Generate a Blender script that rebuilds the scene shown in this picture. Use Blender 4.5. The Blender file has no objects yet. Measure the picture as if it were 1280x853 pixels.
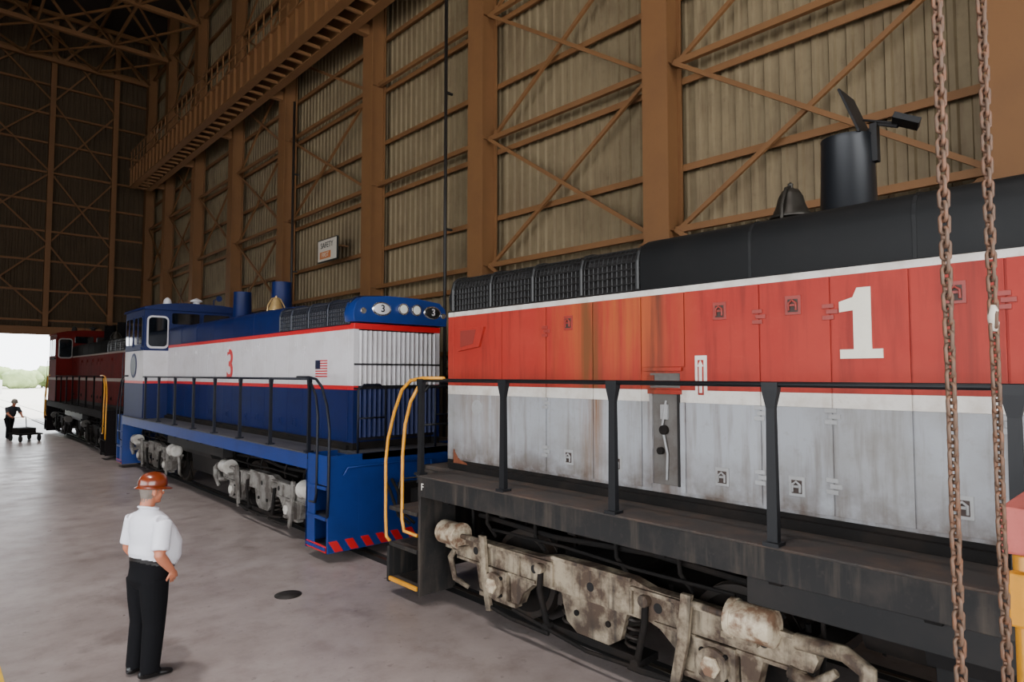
import bpy, bmesh, math, random
from mathutils import Vector, Matrix, kdtree, noise
random.seed(4)
C = bpy.context.scene.collection

# ------------------------------------------------------------------ materials
def lin(c):
    return tuple((x/255/12.92 if x/255 <= .04045 else ((x/255+.055)/1.055)**2.4) for x in c)+(1,)
_m = {}
def mat(name, rgb, rough=.5, metal=0., dirt=None, damt=.3, dscale=2., streak=None, samt=.0, bump=0., bscale=40., emit=0., spec=.5, coat=0., rustband=(), low=None, dlo=.45, dhi=.72):
    if name in _m: return _m[name]
    m = bpy.data.materials.new(name); m.use_nodes = True
    nt = m.node_tree; N = nt.nodes; L = nt.links
    b = N['Principled BSDF']
    b.inputs['Base Color'].default_value = lin(rgb)
    b.inputs['Roughness'].default_value = rough
    b.inputs['Metallic'].default_value = metal
    b.inputs['Specular IOR Level'].default_value = spec
    b.inputs['Coat Weight'].default_value = coat
    tc = N.new('ShaderNodeTexCoord')
    col = None
    def noise_(scale, vec=None, det=6, ro=.6):
        n = N.new('ShaderNodeTexNoise'); n.inputs['Scale'].default_value = scale
        n.inputs['Detail'].default_value = det; n.inputs['Roughness'].default_value = ro
        L.new(vec or tc.outputs['Object'], n.inputs['Vector']); return n.outputs['Fac']
    def ramp(fac, a, bb):
        r = N.new('ShaderNodeMapRange'); r.inputs['From Min'].default_value = a; r.inputs['From Max'].default_value = bb
        L.new(fac, r.inputs['Value']); return r.outputs['Result']
    def mul(x, y):
        k = N.new('ShaderNodeMath'); k.operation = 'MULTIPLY'
        for i, q in enumerate((x, y)):
            if isinstance(q, (int, float)): k.inputs[i].default_value = q
            else: L.new(q, k.inputs[i])
        return k.outputs[0]
    def mix(fac, c2, c1=None):
        k = N.new('ShaderNodeMix'); k.data_type = 'RGBA'
        L.new(fac, k.inputs['Factor'])
        if col is None: k.inputs[6].default_value = lin(rgb)
        else: L.new(col, k.inputs[6])
        k.inputs[7].default_value = lin(c2)
        return k.outputs[2]
    if dirt:
        col = mix(mul(ramp(noise_(dscale), dlo, dhi), damt), dirt)
        col = mix(mul(ramp(noise_(dscale*9), .58, .72), damt*.5), dirt)
    if streak:
        mp = N.new('ShaderNodeMapping'); mp.inputs['Scale'].default_value = (5, 5, .45)
        L.new(tc.outputs['Object'], mp.inputs['Vector'])
        col = mix(mul(ramp(noise_(2.2, mp.outputs['Vector']), .50, .70), samt), streak)
    if rustband or low:
        sx = N.new('ShaderNodeSeparateXYZ'); L.new(tc.outputs['Object'], sx.inputs[0])
    for y0, y1, rc, za, zb, fr, amt in rustband:
        mp = N.new('ShaderNodeMapping'); mp.inputs['Scale'].default_value = (1, fr, .22)
        L.new(tc.outputs['Object'], mp.inputs['Vector'])
        st = ramp(noise_(2.0, mp.outputs['Vector']), .36, .60)
        w = (y1-y0)*.35
        band = mul(ramp(sx.outputs['Y'], y0, y0+w), ramp(sx.outputs['Y'], y1, y1-w))
        zz = ramp(sx.outputs['Z'], za, zb)
        col = mix(mul(mul(band, st), mul(zz, amt)), rc)
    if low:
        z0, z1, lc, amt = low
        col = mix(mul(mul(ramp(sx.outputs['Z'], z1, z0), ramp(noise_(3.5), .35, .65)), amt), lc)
    if col is not None: L.new(col, b.inputs['Base Color'])
    if bump:
        bp = N.new('ShaderNodeBump'); bp.inputs['Strength'].default_value = bump; bp.inputs['Distance'].default_value = .01
        L.new(noise_(bscale), bp.inputs['Height']); L.new(bp.outputs['Normal'], b.inputs['Normal'])
    if emit:
        b.inputs['Emission Color'].default_value = lin(rgb); b.inputs['Emission Strength'].default_value = emit
    _m[name] = m
    return m

# ------------------------------------------------------------------ mesh builder
class MB:
    def __init__(s, xf=None):
        s.v = []; s.f = []; s.m = []; s.sm = []; s.mats = []; s.xf = xf
    def add(s, vs, fs, mt, smooth=False):
        o = len(s.v)
        s.v += [tuple(s.xf(p)) if s.xf else tuple(p) for p in vs]
        if mt not in s.mats: s.mats.append(mt)
        k = s.mats.index(mt)
        for f in fs:
            s.f.append([i+o for i in f]); s.m.append(k); s.sm.append(smooth)
    def box(s, x0, x1, y0, y1, z0, z1, mt):
        vs = [(x, y, z) for x in (x0, x1) for y in (y0, y1) for z in (z0, z1)]
        s.add(vs, [(0,1,3,2),(4,6,7,5),(0,4,5,1),(2,3,7,6),(0,2,6,4),(1,5,7,3)], mt)
    def prism(s, poly, axis, a0, a1, mt, smooth=False):
        n = len(poly)
        def P(p, a):
            return {'x': (a, p[0], p[1]), 'y': (p[0], a, p[1]), 'z': (p[0], p[1], a)}[axis]
        vs = [P(p, a0) for p in poly]+[P(p, a1) for p in poly]
        fs = [(i, (i+1) % n, (i+1) % n+n, i+n) for i in range(n)]
        o = len(s.v)
        s.add(vs, fs, mt, smooth)
        k = s.mats.index(mt)
        s.f.append([o+i for i in range(n)]); s.m.append(k); s.sm.append(False)
        s.f.append([o+n+i for i in range(n)][::-1]); s.m.append(k); s.sm.append(False)
    def tube(s, pts, r, mt, n=8, smooth=True, closed=False):
        pts = [Vector(p) for p in pts]
        rs = r if isinstance(r, (list, tuple)) else [r]*len(pts)
        N = len(pts); vs = []; up = None
        for i, p in enumerate(pts):
            if closed: t = pts[(i+1) % N]-pts[i-1]
            elif i == 0: t = pts[1]-p
            elif i == N-1: t = p-pts[-2]
            else: t = (pts[i+1]-p).normalized()+(p-pts[i-1]).normalized()
            t.normalize()
            if up is None:
                up = Vector((0, 0, 1)) if abs(t.z) < .9 else Vector((1, 0, 0))
            a = t.cross(up)
            if a.length < 1e-4: a = t.cross(Vector((0, 1, 0)))
            a.normalize(); bb = a.cross(t).normalized(); up = bb
            for j in range(n):
                g = 2*math.pi*j/n
                vs.append(p+a*math.cos(g)*rs[i]+bb*math.sin(g)*rs[i])
        fs = []
        M = N if closed else N-1
        for i in range(M):
            i2 = (i+1) % N
            for j in range(n):
                fs.append((i*n+j, i*n+(j+1) % n, i2*n+(j+1) % n, i2*n+j))
        o = len(s.v)
        s.add(vs, fs, mt, smooth)
        if not closed:
            k = s.mats.index(mt)
            s.f.append([o+j for j in range(n)][::-1]); s.m.append(k); s.sm.append(False)
            s.f.append([o+(N-1)*n+j for j in range(n)]); s.m.append(k); s.sm.append(False)
    def cyl(s, a, b, r, mt, n=20, r2=None):
        s.tube([a, b], [r, r if r2 is None else r2], mt, n=n)
    def beam(s, a, b, w, h, mt):
        a = Vector(a); b = Vector(b); t = (b-a).normalized()
        up = Vector((0, 0, 1)) if abs(t.z) < .97 else Vector((0, 1, 0))
        r = t.cross(up).normalized()*w/2; u = r.cross(t).normalized()*h/2
        vs = [p+r*i+u*j for p in (a, b) for i, j in ((-1,-1),(1,-1),(1,1),(-1,1))]
        s.add(vs, [(0,1,2,3),(4,7,6,5),(0,4,5,1),(1,5,6,2),(2,6,7,3),(3,7,4,0)], mt)
    def lathe(s, c, prof, mt, n=24, sx=1, sy=1):
        vs = []; 
        for r, z in prof:
            for j in range(n):
                g = 2*math.pi*j/n
                vs.append((c[0]+r*math.cos(g)*sx, c[1]+r*math.sin(g)*sy, c[2]+z))
        fs = []
        for i in range(len(prof)-1):
            for j in range(n):
                fs.append((i*n+j, i*n+(j+1) % n, (i+1)*n+(j+1) % n, (i+1)*n+j))
        fs.append(tuple(range(n))[::-1]); fs.append(tuple((len(prof)-1)*n+j for j in range(n)))
        s.add(vs, fs, mt, True)
    def ell(s, c, r, mt, nu=16, nv=10):
        vs = []
        for i in range(nv+1):
            ph = math.pi*i/nv
            for j in range(nu):
                g = 2*math.pi*j/nu
                rr = max(math.sin(ph), .001)
                vs.append((c[0]+r[0]*rr*math.cos(g), c[1]+r[1]*rr*math.sin(g), c[2]+r[2]*math.cos(ph)))
        fs = [(i*nu+j, i*nu+(j+1) % nu, (i+1)*nu+(j+1) % nu, (i+1)*nu+j) for i in range(nv) for j in range(nu)]
        s.add(vs, fs, mt, True)
    def obj(s, name, parent=None, bevel=0):
        me = bpy.data.meshes.new(name)
        me.from_pydata(s.v, [], s.f)
        for m in s.mats: me.materials.append(m)
        me.polygons.foreach_set('material_index', s.m)
        me.polygons.foreach_set('use_smooth', s.sm)
        bm = bmesh.new(); bm.from_mesh(me)
        bmesh.ops.recalc_face_normals(bm, faces=bm.faces)
        bm.to_mesh(me); bm.free()
        o = bpy.data.objects.new(name, me); C.objects.link(o)
        if bevel:
            md = o.modifiers.new('bevel', 'BEVEL'); md.width = bevel; md.segments = 2; md.limit_method = 'ANGLE'; md.angle_limit = math.radians(50)
        if parent:
            o.parent = parent; o.matrix_parent_inverse = parent.matrix_world.inverted()
        return o

def empty(name, loc):
    e = bpy.data.objects.new(name, None); C.objects.link(e); e.location = loc
    e.empty_display_size = .3
    e.matrix_world = Matrix.Translation(loc)
    return e

def text_obj(name, body, size, M, mt, parent, ext=.004, off=0.):
    cu = bpy.data.curves.new(name, 'FONT'); cu.body = body; cu.size = size; cu.extrude = ext; cu.offset = off
    cu.align_x = 'CENTER'; cu.align_y = 'CENTER'
    t = bpy.data.objects.new(name+'_tmp', cu); C.objects.link(t)
    dg = bpy.context.evaluated_depsgraph_get()
    me = bpy.data.meshes.new_from_object(t.evaluated_get(dg))
    bpy.data.objects.remove(t)
    me.materials.clear(); me.materials.append(mt)
    me.transform(M)
    o = bpy.data.objects.new(name, me); C.objects.link(o)
    if parent:
        o.parent = parent; o.matrix_parent_inverse = parent.matrix_world.inverted()
    return o
def side_M(x, y, z):   # text facing -X
    return Matrix(((0,0,-1,x),(-1,0,0,y),(0,1,0,z),(0,0,0,1)))
def front_M(x, y, z):  # facing -Y
    return Matrix(((1,0,0,x),(0,0,-1,y),(0,1,0,z),(0,0,0,1)))

# ------------------------------------------------------------------ building
STEEL = mat('steel_brown_paint', (116, 78, 42), .7, dirt=(92, 60, 34), damt=.35, dscale=1.0)
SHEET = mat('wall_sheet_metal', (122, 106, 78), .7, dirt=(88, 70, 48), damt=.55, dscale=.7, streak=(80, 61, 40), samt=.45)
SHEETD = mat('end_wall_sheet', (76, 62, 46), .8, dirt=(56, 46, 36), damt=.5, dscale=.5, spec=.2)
DARKM = mat('dark_pipe', (30, 24, 20), .6)
WX, COLX = 11.85, 11.0
YB, YE = -16.0, 50.0
XL = -15.0
ROOF = 26.2

def floor_mat():
    m = bpy.data.materials.new('concrete_floor'); m.use_nodes = True
    nt = m.node_tree; N = nt.nodes; L = nt.links; b = N['Principled BSDF']
    tc = N.new('ShaderNodeTexCoord')
    def nz(s, d=8, r=.6, sc=None):
        n = N.new('ShaderNodeTexNoise'); n.inputs['Scale'].default_value = s; n.inputs['Detail'].default_value = d; n.inputs['Roughness'].default_value = r
        if sc:
            mp = N.new('ShaderNodeMapping'); mp.inputs['Scale'].default_value = sc; L.new(tc.outputs['Object'], mp.inputs['Vector']); L.new(mp.outputs['Vector'], n.inputs['Vector'])
        else: L.new(tc.outputs['Object'], n.inputs['Vector'])
        return n.outputs['Fac']
    def rp(f, stops):
        r = N.new('ShaderNodeValToRGB'); e = r.color_ramp.elements
        e[0].position = stops[0][0]; e[0].color = stops[0][1]; e[1].position = stops[-1][0]; e[1].color = stops[-1][1]
        for p, c in stops[1:-1]:
            q = e.new(p); q.color = c
        L.new(f, r.inputs[0]); return r.outputs[0]
    def mulc(a, bb, f):
        k = N.new('ShaderNodeMix'); k.data_type = 'RGBA'; k.blend_type = 'MULTIPLY'; k.inputs['Factor'].default_value = f
        L.new(a, k.inputs[6]); L.new(bb, k.inputs[7]); return k.outputs[2]
    W = lin((255, 255, 255))
    c = rp(nz(.55), [(.3, lin((130, 120, 117))), (.5, lin((144, 134, 131))), (.7, lin((158, 149, 146)))])
    c = mulc(c, rp(nz(2.6, 10, .7), [(.35, lin((180, 170, 166))), (.5, lin((226, 222, 220))), (.75, W)]), .6)
    c = mulc(c, rp(nz(9, 4), [(.30, lin((90, 80, 76))), (.36, W)]), .4)
    c = mulc(c, rp(nz(.8, 6, .65), [(.34, lin((150, 138, 134))), (.42, W)]), .4)
    c = mulc(c, rp(nz(14, 2), [(.22, lin((60, 54, 50))), (.26, W)]), .6)
    L.new(c, b.inputs['Base Color'])
    rr = rp(nz(1.5), [(.3, (.27,)*3+(1,)), (.7, (.42,)*3+(1,))])
    L.new(rr, b.inputs['Roughness'])
    bp = N.new('ShaderNodeBump'); bp.inputs['Strength'].default_value = .1; bp.inputs['Distance'].default_value = .01
    L.new(nz(12), bp.inputs['Height']); L.new(bp.outputs['Normal'], b.inputs['Normal'])
    return m
mb = MB(); mb.box(XL, 12.2, YB, YE, -.3, 0, floor_mat()); mb.obj('floor')

def corrug(mb, p0, d, length, z0, z1, nrm, mt, pitch=.3, depth=.05):
    p0 = Vector(p0); d = Vector(d).normalized(); nrm = Vector(nrm)
    n = max(1, int(round(length/pitch))); pt = length/n
    prof = []
    for i in range(n):
        a = i*pt
        prof += [(a, 0), (a+pt*.52, 0), (a+pt*.62, depth), (a+pt*.90, depth)]
    prof.append((length, 0))
    vs = []
    for a, h in prof:
        q = p0+d*a+nrm*h
        vs += [(q.x, q.y, z0), (q.x, q.y, z1)]
    fs = [(2*i, 2*i+2, 2*i+3, 2*i+1) for i in range(len(prof)-1)]
    q0 = p0-nrm*.06; q1 = p0+d*length-nrm*.06
    o = len(vs)
    vs += [(q0.x, q0.y, z0), (q0.x, q0.y, z1), (q1.x, q1.y, z0), (q1.x, q1.y, z1)]
    fs += [(o, o+1, o+3, o+2)]
    mb.add(vs, fs, mt)

mb = MB(); corrug(mb, (WX, YB, 0), (0, 1, 0), YE-YB, 0, ROOF, (-1, 0, 0), SHEET); mb.obj('wall_right')
DX0, DX1, DZ = -1.5, 8.5, 5.35
mb = MB()
for x0, x1, z0, z1 in ((XL, DX0, 0, ROOF), (DX0, DX1, DZ, ROOF), (DX1, 11.25, 0, ROOF), (11.25, 11.75, 0, 20.0), (11.25, 11.75, 20.55, ROOF), (11.75, 11.95, 0, ROOF)):
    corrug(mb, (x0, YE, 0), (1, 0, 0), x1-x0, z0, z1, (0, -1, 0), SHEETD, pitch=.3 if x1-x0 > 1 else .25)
mb.obj('wall_end')
mb = MB()
mb.box(DX0-.3, DX1+.3, YE-.35, YE-.08, DZ, DZ+.5, STEEL)
mb.box(DX0-.3, DX0, YE-.35, YE-.08, 0, DZ, STEEL); mb.box(DX1, DX1+.3, YE-.35, YE-.08, 0, DZ, STEEL)
mb.obj('door_1')
mb = MB()
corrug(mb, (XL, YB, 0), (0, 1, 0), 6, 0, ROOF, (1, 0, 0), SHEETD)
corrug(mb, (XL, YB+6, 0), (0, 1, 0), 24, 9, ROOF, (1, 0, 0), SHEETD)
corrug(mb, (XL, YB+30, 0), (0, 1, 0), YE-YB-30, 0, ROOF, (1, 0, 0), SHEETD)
mb.obj('wall_left')
mb = MB()
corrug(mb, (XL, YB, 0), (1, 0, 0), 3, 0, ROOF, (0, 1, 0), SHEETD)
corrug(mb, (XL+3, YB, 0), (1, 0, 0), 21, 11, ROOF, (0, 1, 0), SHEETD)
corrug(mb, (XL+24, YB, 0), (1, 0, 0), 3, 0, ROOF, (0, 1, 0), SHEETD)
mb.obj('wall_back')
mb = MB(); mb.box(XL, 12.2, YB, YE, ROOF, ROOF+.2, mat('roof_deck', (52, 42, 34), .8, dirt=(40, 32, 26))); mb.obj('ceiling')

COLY = [-10.1, -4.2, 1.66, 7.54, 13.4, 19.25, 26.4, 32.5, 38.5, 44.4, 49.2]
def column(y, x=COLX, w=.62, d=.55):
    mb = MB()
    mb.box(x, x+.05, y-w/2, y+w/2, 0, ROOF-.1, STEEL)
    mb.box(x+d-.05, x+d, y-w/2, y+w/2, 0, ROOF-.1, STEEL)
    mb.box(x+.05, x+d-.05, y-.22, y+.22, 0, ROOF-.1, STEEL)
    for z in (2.3, 5.8, 9.3, 12.8, 16.3, 19.8, 23.3):
        mb.box(x+.05, x+d-.05, y-w/2+.02, y+w/2-.02, z-.02, z+.02, STEEL)
    mb.box(x-.05, x+d+.05, y-w/2-.08, y+w/2+.08, 0, .06, STEEL)
    mb.obj('steel_column')
for y in COLY: column(y)
mb = MB()
z = 1.6
while z < 25:
    mb.box(COLX+.56, COLX+.60, YB+.3, YE-.3, z-.07, z+.07, STEEL)
    mb.box(COLX+.60, COLX+.78, YB+.3, YE-.3, z+.04, z+.07, STEEL)
    z += 1.85
mb.obj('wall_girts')
mb = MB()
lv = [2.3, 5.8, 9.3, 12.8, 16.3, 19.8, 23.3]
for i in range(len(COLY)-1):
    a, b = COLY[i]+.3, COLY[i+1]-.3
    for j in range(len(lv)-1):
        z0, z1 = lv[j], lv[j+1]
        X = COLX+.30
        mb.beam((X, a, z1), (X, b, z1), .11, .13, STEEL)
        if i in (1, 2, 3, 6, 8) or (j % 2 == 0 and i != 4):
            mb.beam((X-.04, a, z0), (X-.04, b, z1), .07, .09, STEEL)
            mb.beam((X+.06, a, z1), (X+.06, b, z0), .07, .09, STEEL)
        elif i == 5 and j > 1:
            mb.beam((X, a, z0), (X, b, z1), .08, .1, STEEL)
mb.obj('wall_bracing')
mb = MB()
for y in (14.6, 24.9):
    mb.cyl((COLX-.1, y, 0), (COLX-.1, y, 14), .05, DARKM, 10)
    for z in (3, 7, 11): mb.box(COLX-.1, COLX+.14, y-.03, y+.03, z-.03, z+.03, DARKM)
mb.obj('conduit_pipes')
mb = MB()
for x in (-9, -4.6, 9.2, 5.7, 1.0):
    z0 = DZ+.52 if DX0 < x < DX1 else 0
    mb.box(x-.15, x+.15, YE-.6, YE-.15, z0, 25.6, STEEL)
z = DZ+.9
while z < 25:
    mb.box(XL+.3, 11.6, YE-.3, YE-.12, z-.06, z+.06, STEEL); z += 1.9
xs = [-9, -4.6, 1.0, 5.7, 9.2]
for i in range(4):
    for j in range(4):
        z0 = 6.5+j*4.6; 
        mb.beam((xs[i], YE-.42, z0), (xs[i+1], YE-.42, z0+4.6), .08, .09, STEEL)
        mb.beam((xs[i], YE-.52, z0+4.6), (xs[i+1], YE-.52, z0), .08, .09, STEEL)
mb.obj('end_wall_framing')
mb = MB()
GX0, GX1, GZ = 9.35, 10.45, 14.6
mb.box(GX0, GX0+.06, -12, 45.5, GZ, GZ+1.1, STEEL)
mb.box(GX1-.06, GX1, -12, 45.5, GZ, GZ+1.1, STEEL)
mb.box(GX0-.1, GX1+.1, -12, 45.5, GZ+1.1, GZ+1.16, STEEL)
mb.box(GX0-.08, GX0+.25, -12, 45.5, GZ-.05, GZ, STEEL)
mb.box(GX1-.25, GX1+.08, -12, 45.5, GZ-.05, GZ, STEEL)
y = -11.8
while y < 45.4:
    mb.box(GX0-.1, GX0, y, y+.06, GZ, GZ+1.1, STEEL)
    mb.box(GX0+.25, GX1-.25, y, y+.09, GZ-.04, GZ+.06, STEEL)
    mb.beam((GX0-.05, y, GZ+1.16), (GX0-.05, y, GZ+2.2), .05, .05, STEEL)
    y += .75
for z in (1.65, 2.2): mb.beam((GX0-.05, -12, GZ+z), (GX0-.05, 45.5, GZ+z), .05, .05, STEEL)
for y in COLY[:-1]:
    mb.box(GX1+.08, COLX-.01, y-.12, y+.12, GZ-.05, GZ+.3, STEEL)
mb.obj('crane_runway')
mb = MB()
for y in COLY[4:]:
    mb.beam((XL+.2, y, 22.9), (11.4, y, 22.9), .22, .25, STEEL); mb.beam((XL+.2, y, 25.9), (11.4, y, 25.9), .2, .25, STEEL)
    x = XL+.4; k = 0
    while x < 11:
        a, b = (22.9, 25.9) if k % 2 else (25.9, 22.9)
        mb.beam((x, y, a), (x+2.3, y, b), .12, .14, STEEL); x += 2.3; k += 1
for x in (-9, -4.6, .2, 4.2, 8):
    mb.beam((x, 10, 22.9), (x, 49.5, 22.9), .12, .16, STEEL)
    mb.beam((x, 10, 25.7), (x, 49.5, 25.7), .12, .2, STEEL)
for i in range(4, len(COLY)-1):
    for x0, x1 in ((-4.6, .2), (.2, 4.2), (4.2, 8), (8, 11.2)):
        mb.beam((x0, COLY[i], 22.9), (x1, COLY[i+1], 22.9), .1, .1, STEEL)
        mb.beam((x1, COLY[i], 22.9), (x0, COLY[i+1], 22.9), .1, .1, STEEL)
mb.obj('roof_trusses')
WHT = mat('sign_white', (200, 190, 175), .5); ORG = mat('sign_orange', (190, 110, 50), .5); BLK = mat('sign_black', (25, 25, 25), .5)
sy = 21.75
e = empty('wall_sign', (10.93, sy, 7.45))
mb = MB(); mb.box(10.86, 10.92, sy-.75, sy+.75, 7.0, 7.85, BLK); mb.box(10.845, 10.86, sy-.71, sy+.71, 7.04, 7.81, WHT); mb.box(10.838, 10.845, sy-.3, sy+.55, 7.12, 7.38, ORG)
mb.box(10.92, COLX+.5, sy-.4, sy-.34, 7.55, 7.6, STEEL); mb.box(10.92, COLX+.5, sy+.3, sy+.36, 7.55, 7.6, STEEL)
mb.obj('panel', e)
text_obj('lettering', 'SAFETY', .3, side_M(10.838, sy, 7.60), BLK, e, .003)
text_obj('lettering_lower', 'FIRST', .24, side_M(10.835, sy+.12, 7.25), WHT, e, .003)

# ------------------------------------------------------------------ track
TC = 6.12
RST = mat('rail_steel', (120, 110, 100), .35, .8, dirt=(70, 45, 30), damt=.6)
GRV = mat('flangeway_dark', (22, 19, 18), .9)
mb = MB()
for s in (-1, 1):
    x = TC+s*.75
    mb.box(x-.035, x+.035, YB, YE+60, -.1, .006, RST)
    mb.box(x-.16, x+.12, YB, YE, -.1, .003, GRV)
mb.obj('railway_track')
mb = MB(); mb.box(.56, .68, -10, 30, 0, .003, mat('yellow_floor_paint', (205, 165, 40), .5, dirt=(120, 100, 60), damt=.5)); mb.obj('floor_line')
mb = MB(); mb.lathe((3.6, 8.15, 0), [(.17, 0), (.17, .006), (.13, .006), (.13, .009), (.02, .009)], mat('cast_iron', (40, 36, 34), .7, .5)); mb.obj('manhole_cover')

# ------------------------------------------------------------------ locomotive
GLASS = mat('cab_glass', (12, 16, 20), .06, spec=.9)
BLACK = mat('black_paint', (18, 18, 19), .55, dirt=(60, 52, 46), damt=.25, dscale=1.5, spec=.3)
UNDER = mat('underframe_grime', (18, 16, 15), .85, dirt=(44, 35, 29), damt=.5, dscale=3, spec=.2)
WHEEL = mat('wheel_steel', (48, 42, 38), .6, .4, dirt=(70, 48, 34), damt=.6, dscale=5)
YEL = mat('safety_yellow', (206, 140, 26), .4, dirt=(130, 90, 40), damt=.35, dscale=6)
CHROME = mat('headlight_metal', (200, 200, 200), .2, .9)
LENS = mat('headlight_glass', (225, 225, 215), .12, coat=1)
BRASS = mat('bell_bronze', (50, 46, 40), .45, .5, dirt=(40, 34, 28), damt=.6)

def truck(mb, lc, P, fd):
    tm = P['truck']; tp = P['trucklight']
    for w in (-1.35, 1.35):
        l = lc+w
        mb.cyl((-1.15, l, .52), (1.15, l, .52), .09, WHEEL, 12)
        for s in (-1, 1):
            mb.tube([(s*.69, l, .52), (s*.71, l, .52), (s*.71, l, .52), (s*.83, l, .52)], [.512, .512, .505, .50], WHEEL, 36)
            mb.cyl((s*.83, l, .52), (s*.845, l, .52), .43, UNDER, 30)
            mb.cyl((s*.84, l, .52), (s*.88, l, .52), .17, WHEEL, 20)
    mb.box(-1.1, 1.1, lc-.28, lc+.28, .55, .95, UNDER)
    mb.box(-1.0, 1.0, lc-2.05, lc-1.92, .62, .84, UNDER); mb.box(-1.0, 1.0, lc+1.92, lc+2.05, .62, .84, UNDER)
    mb.box(-.62, .62, lc-.9, lc-.35, .3, .85, UNDER); mb.box(-.62, .62, lc+.35, lc+.9, .3, .85, UNDER)
    h = [(0, .98), (.5, .97), (.7, .92), (1.2, .91), (1.75, .90), (2.12, .84), (2.16, .76), (2.12, .66), (1.74, .62), (1.68, .36), (1.56, .34), (1.55, .60), (1.15, .60), (1.14, .34), (1.02, .34), (.95, .48), (.8, .60), (.7, .63), (0, .63)]
    poly = [(lc+a, b) for a, b in h]+[(lc-a, b) for a, b in reversed(h[1:-1])]
    for s in (-1, 1):
        mb.prism(poly, 'x', s*1.12, s*1.24, tm)
        for a in (-1, 1):
            mb.box(s*1.24, s*1.275, lc+min(a*.5, a*2.1), lc+max(a*.5, a*2.1), .875, .91, tm)
            mb.box(s*1.24, s*1.265, lc+min(a*.75, a*2.08), lc+max(a*.75, a*2.08), .63, .66, tm)
        mb.box(s*1.24, s*1.275, lc-.5, lc+.5, .945, .98, tm)
        for a in (-1.75, -.78, 0, .78, 1.75):
            mb.cyl((s*1.24, lc+a, .775), (s*1.246, lc+a, .775), .045, GRV, 16)
        for a in (-1.0, -.5, .5, 1.0):
            mb.box(s*1.24, s*1.27, lc+a-.015, lc+a+.015, .66, .89, tm)
        for w in (-1.35, 1.35):
            l = lc+w
            mb.box(s*1.1, s*1.29, l-.185, l+.185, .35, .66, tm)
            mb.cyl((s*1.29, l, .49), (s*1.34, l, .49), .14, tm, 20)
            mb.cyl((s*1.34, l, .49), (s*1.37, l, .49), .085, tp, 6)
            for q in range(4):
                g = math.pi/4+q*math.pi/2
                mb.cyl((s*1.29, l+.15*math.cos(g), .49+.13*math.sin(g)), (s*1.32, l+.15*math.cos(g), .49+.13*math.sin(g)), .022, UNDER, 6)
            mb.box(s*1.16, s*1.27, l-.3, l+.3, .30, .345, tm)
            for k in (-1, 1):
                mb.prism([(l+k*.53, .3), (l+k*.6, .3), (l+k*.62, .5), (l+k*.60, .72), (l+k*.53, .72), (l+k*.555, .5)], 'x', s*.7, s*.84, WHEEL)
                mb.tube([(s*.95, l+k*.62, .9), (s*.95, l+k*.64, .55), (s*.9, l+k*.58, .45)], .025, UNDER, 6)
            mb.tube([(s*1.0, l+(.75 if w > 0 else -.75), 1.25), (s*.98, l+(.75 if w > 0 else -.75), .7), (s*.8, l+(.6 if w > 0 else -.6), .14)], .02, UNDER, 6)
        mb.box(s*.98, s*1.22, lc-.6, lc+.6, .2, .27, UNDER)
        for a in (-.4, 0, .4):
            pts = [(s*1.08+.075*math.cos(t*.785), lc+a+.075*math.sin(t*.785), .27+.37*t/36) for t in range(37)]
            mb.tube(pts, .018, WHEEL, 6)
        mb.prism([(lc-.42, .63), (lc+.42, .63), (lc+.34, .36), (lc+.2, .27), (lc-.2, .27), (lc-.34, .36)], 'x', s*1.15, s*1.21, tm)
        for a in (-.2, .2): mb.cyl((s*1.21, lc+a, .47), (s*1.23, lc+a, .47), .03, UNDER, 10)
        for a in (-.66, .66):
            mb.tube([(s*1.26, lc+a, .80), (s*1.28, lc+a, .6), (s*1.26, lc+a*.85, .24)], .032, UNDER, 8)
            mb.cyl((s*1.2, lc+a, .82), (s*1.31, lc+a, .82), .055, tm, 12)
            mb.cyl((s*1.2, lc+a*.85, .24), (s*1.31, lc+a*.85, .24), .045, UNDER, 12)
        mb.tube([(s*1.3, lc-1.05, .30), (s*1.3, lc, .18), (s*1.3, lc+1.05, .24)], .02, UNDER, 6)
        for k in (-1, 1):
            c = lc+(-1.98 if k == -1 else 1.55)
            zc = .92
            mb.tube([(s*1.30, c-k*.04, zc), (s*1.30, c+k*.01, zc), (s*1.30, c+k*.01, zc), (s*1.30, c+k*.32, zc), (s*1.30, c+k*.34, zc)], [.155, .155, .14, .14, .09], tp, 20)
            mb.tube([(s*1.30, c-k*.02, zc), (s*1.30, c-k*.42, zc+.01)], .03, tm, 8)
            mb.prism([(c-k*.38, 1.0), (c-k*.48, 1.0), (c-k*.52, .6), (c-k*.6, .2), (c-k*.52, .18), (c-k*.42, .6)], 'x', s*1.29, s*1.335, tm)
            mb.box(s*1.1, s*1.36, min(c-k*.1, c+k*.2), max(c-k*.1, c+k*.2), .76, .81, tm)
            mb.tube([(s*1.31, c-k*.56, .24), (s*1.31, c-k*.9, .2), (s*1.31, lc+k*.5, .2)], .022, UNDER, 6)
        mb.tube([(s*1.2, lc-2.1, .8), (s*1.22, lc-2.26, .6), (s*1.2, lc-2.2, .35), (s*1.1, lc-2.05, .25)], [.045, .04, .035, .03], tm, 8)
        mb.tube([(s*1.24, lc+2.0, .86), (s*1.26, lc+2.35, .88), (s*1.26, lc+2.5, .80), (s*1.26, lc+2.5, .62), (s*1.24, lc+2.36, .42)], [.06, .06, .065, .06, .04], tm, 10)
        mb.tube([(s*1.24, lc+1.95, .62), (s*1.28, lc+2.15, .6), (s*1.28, lc+2.3, .74)], [.05, .05, .03], tm, 8)
        mb.tube([(s*1.2, lc-1.5, 1.06), (s*1.2, lc-.4, 1.08), (s*1.2, lc+.5, 1.05), (s*1.2, lc+1.5, 1.06)], .018, UNDER, 6)
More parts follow.
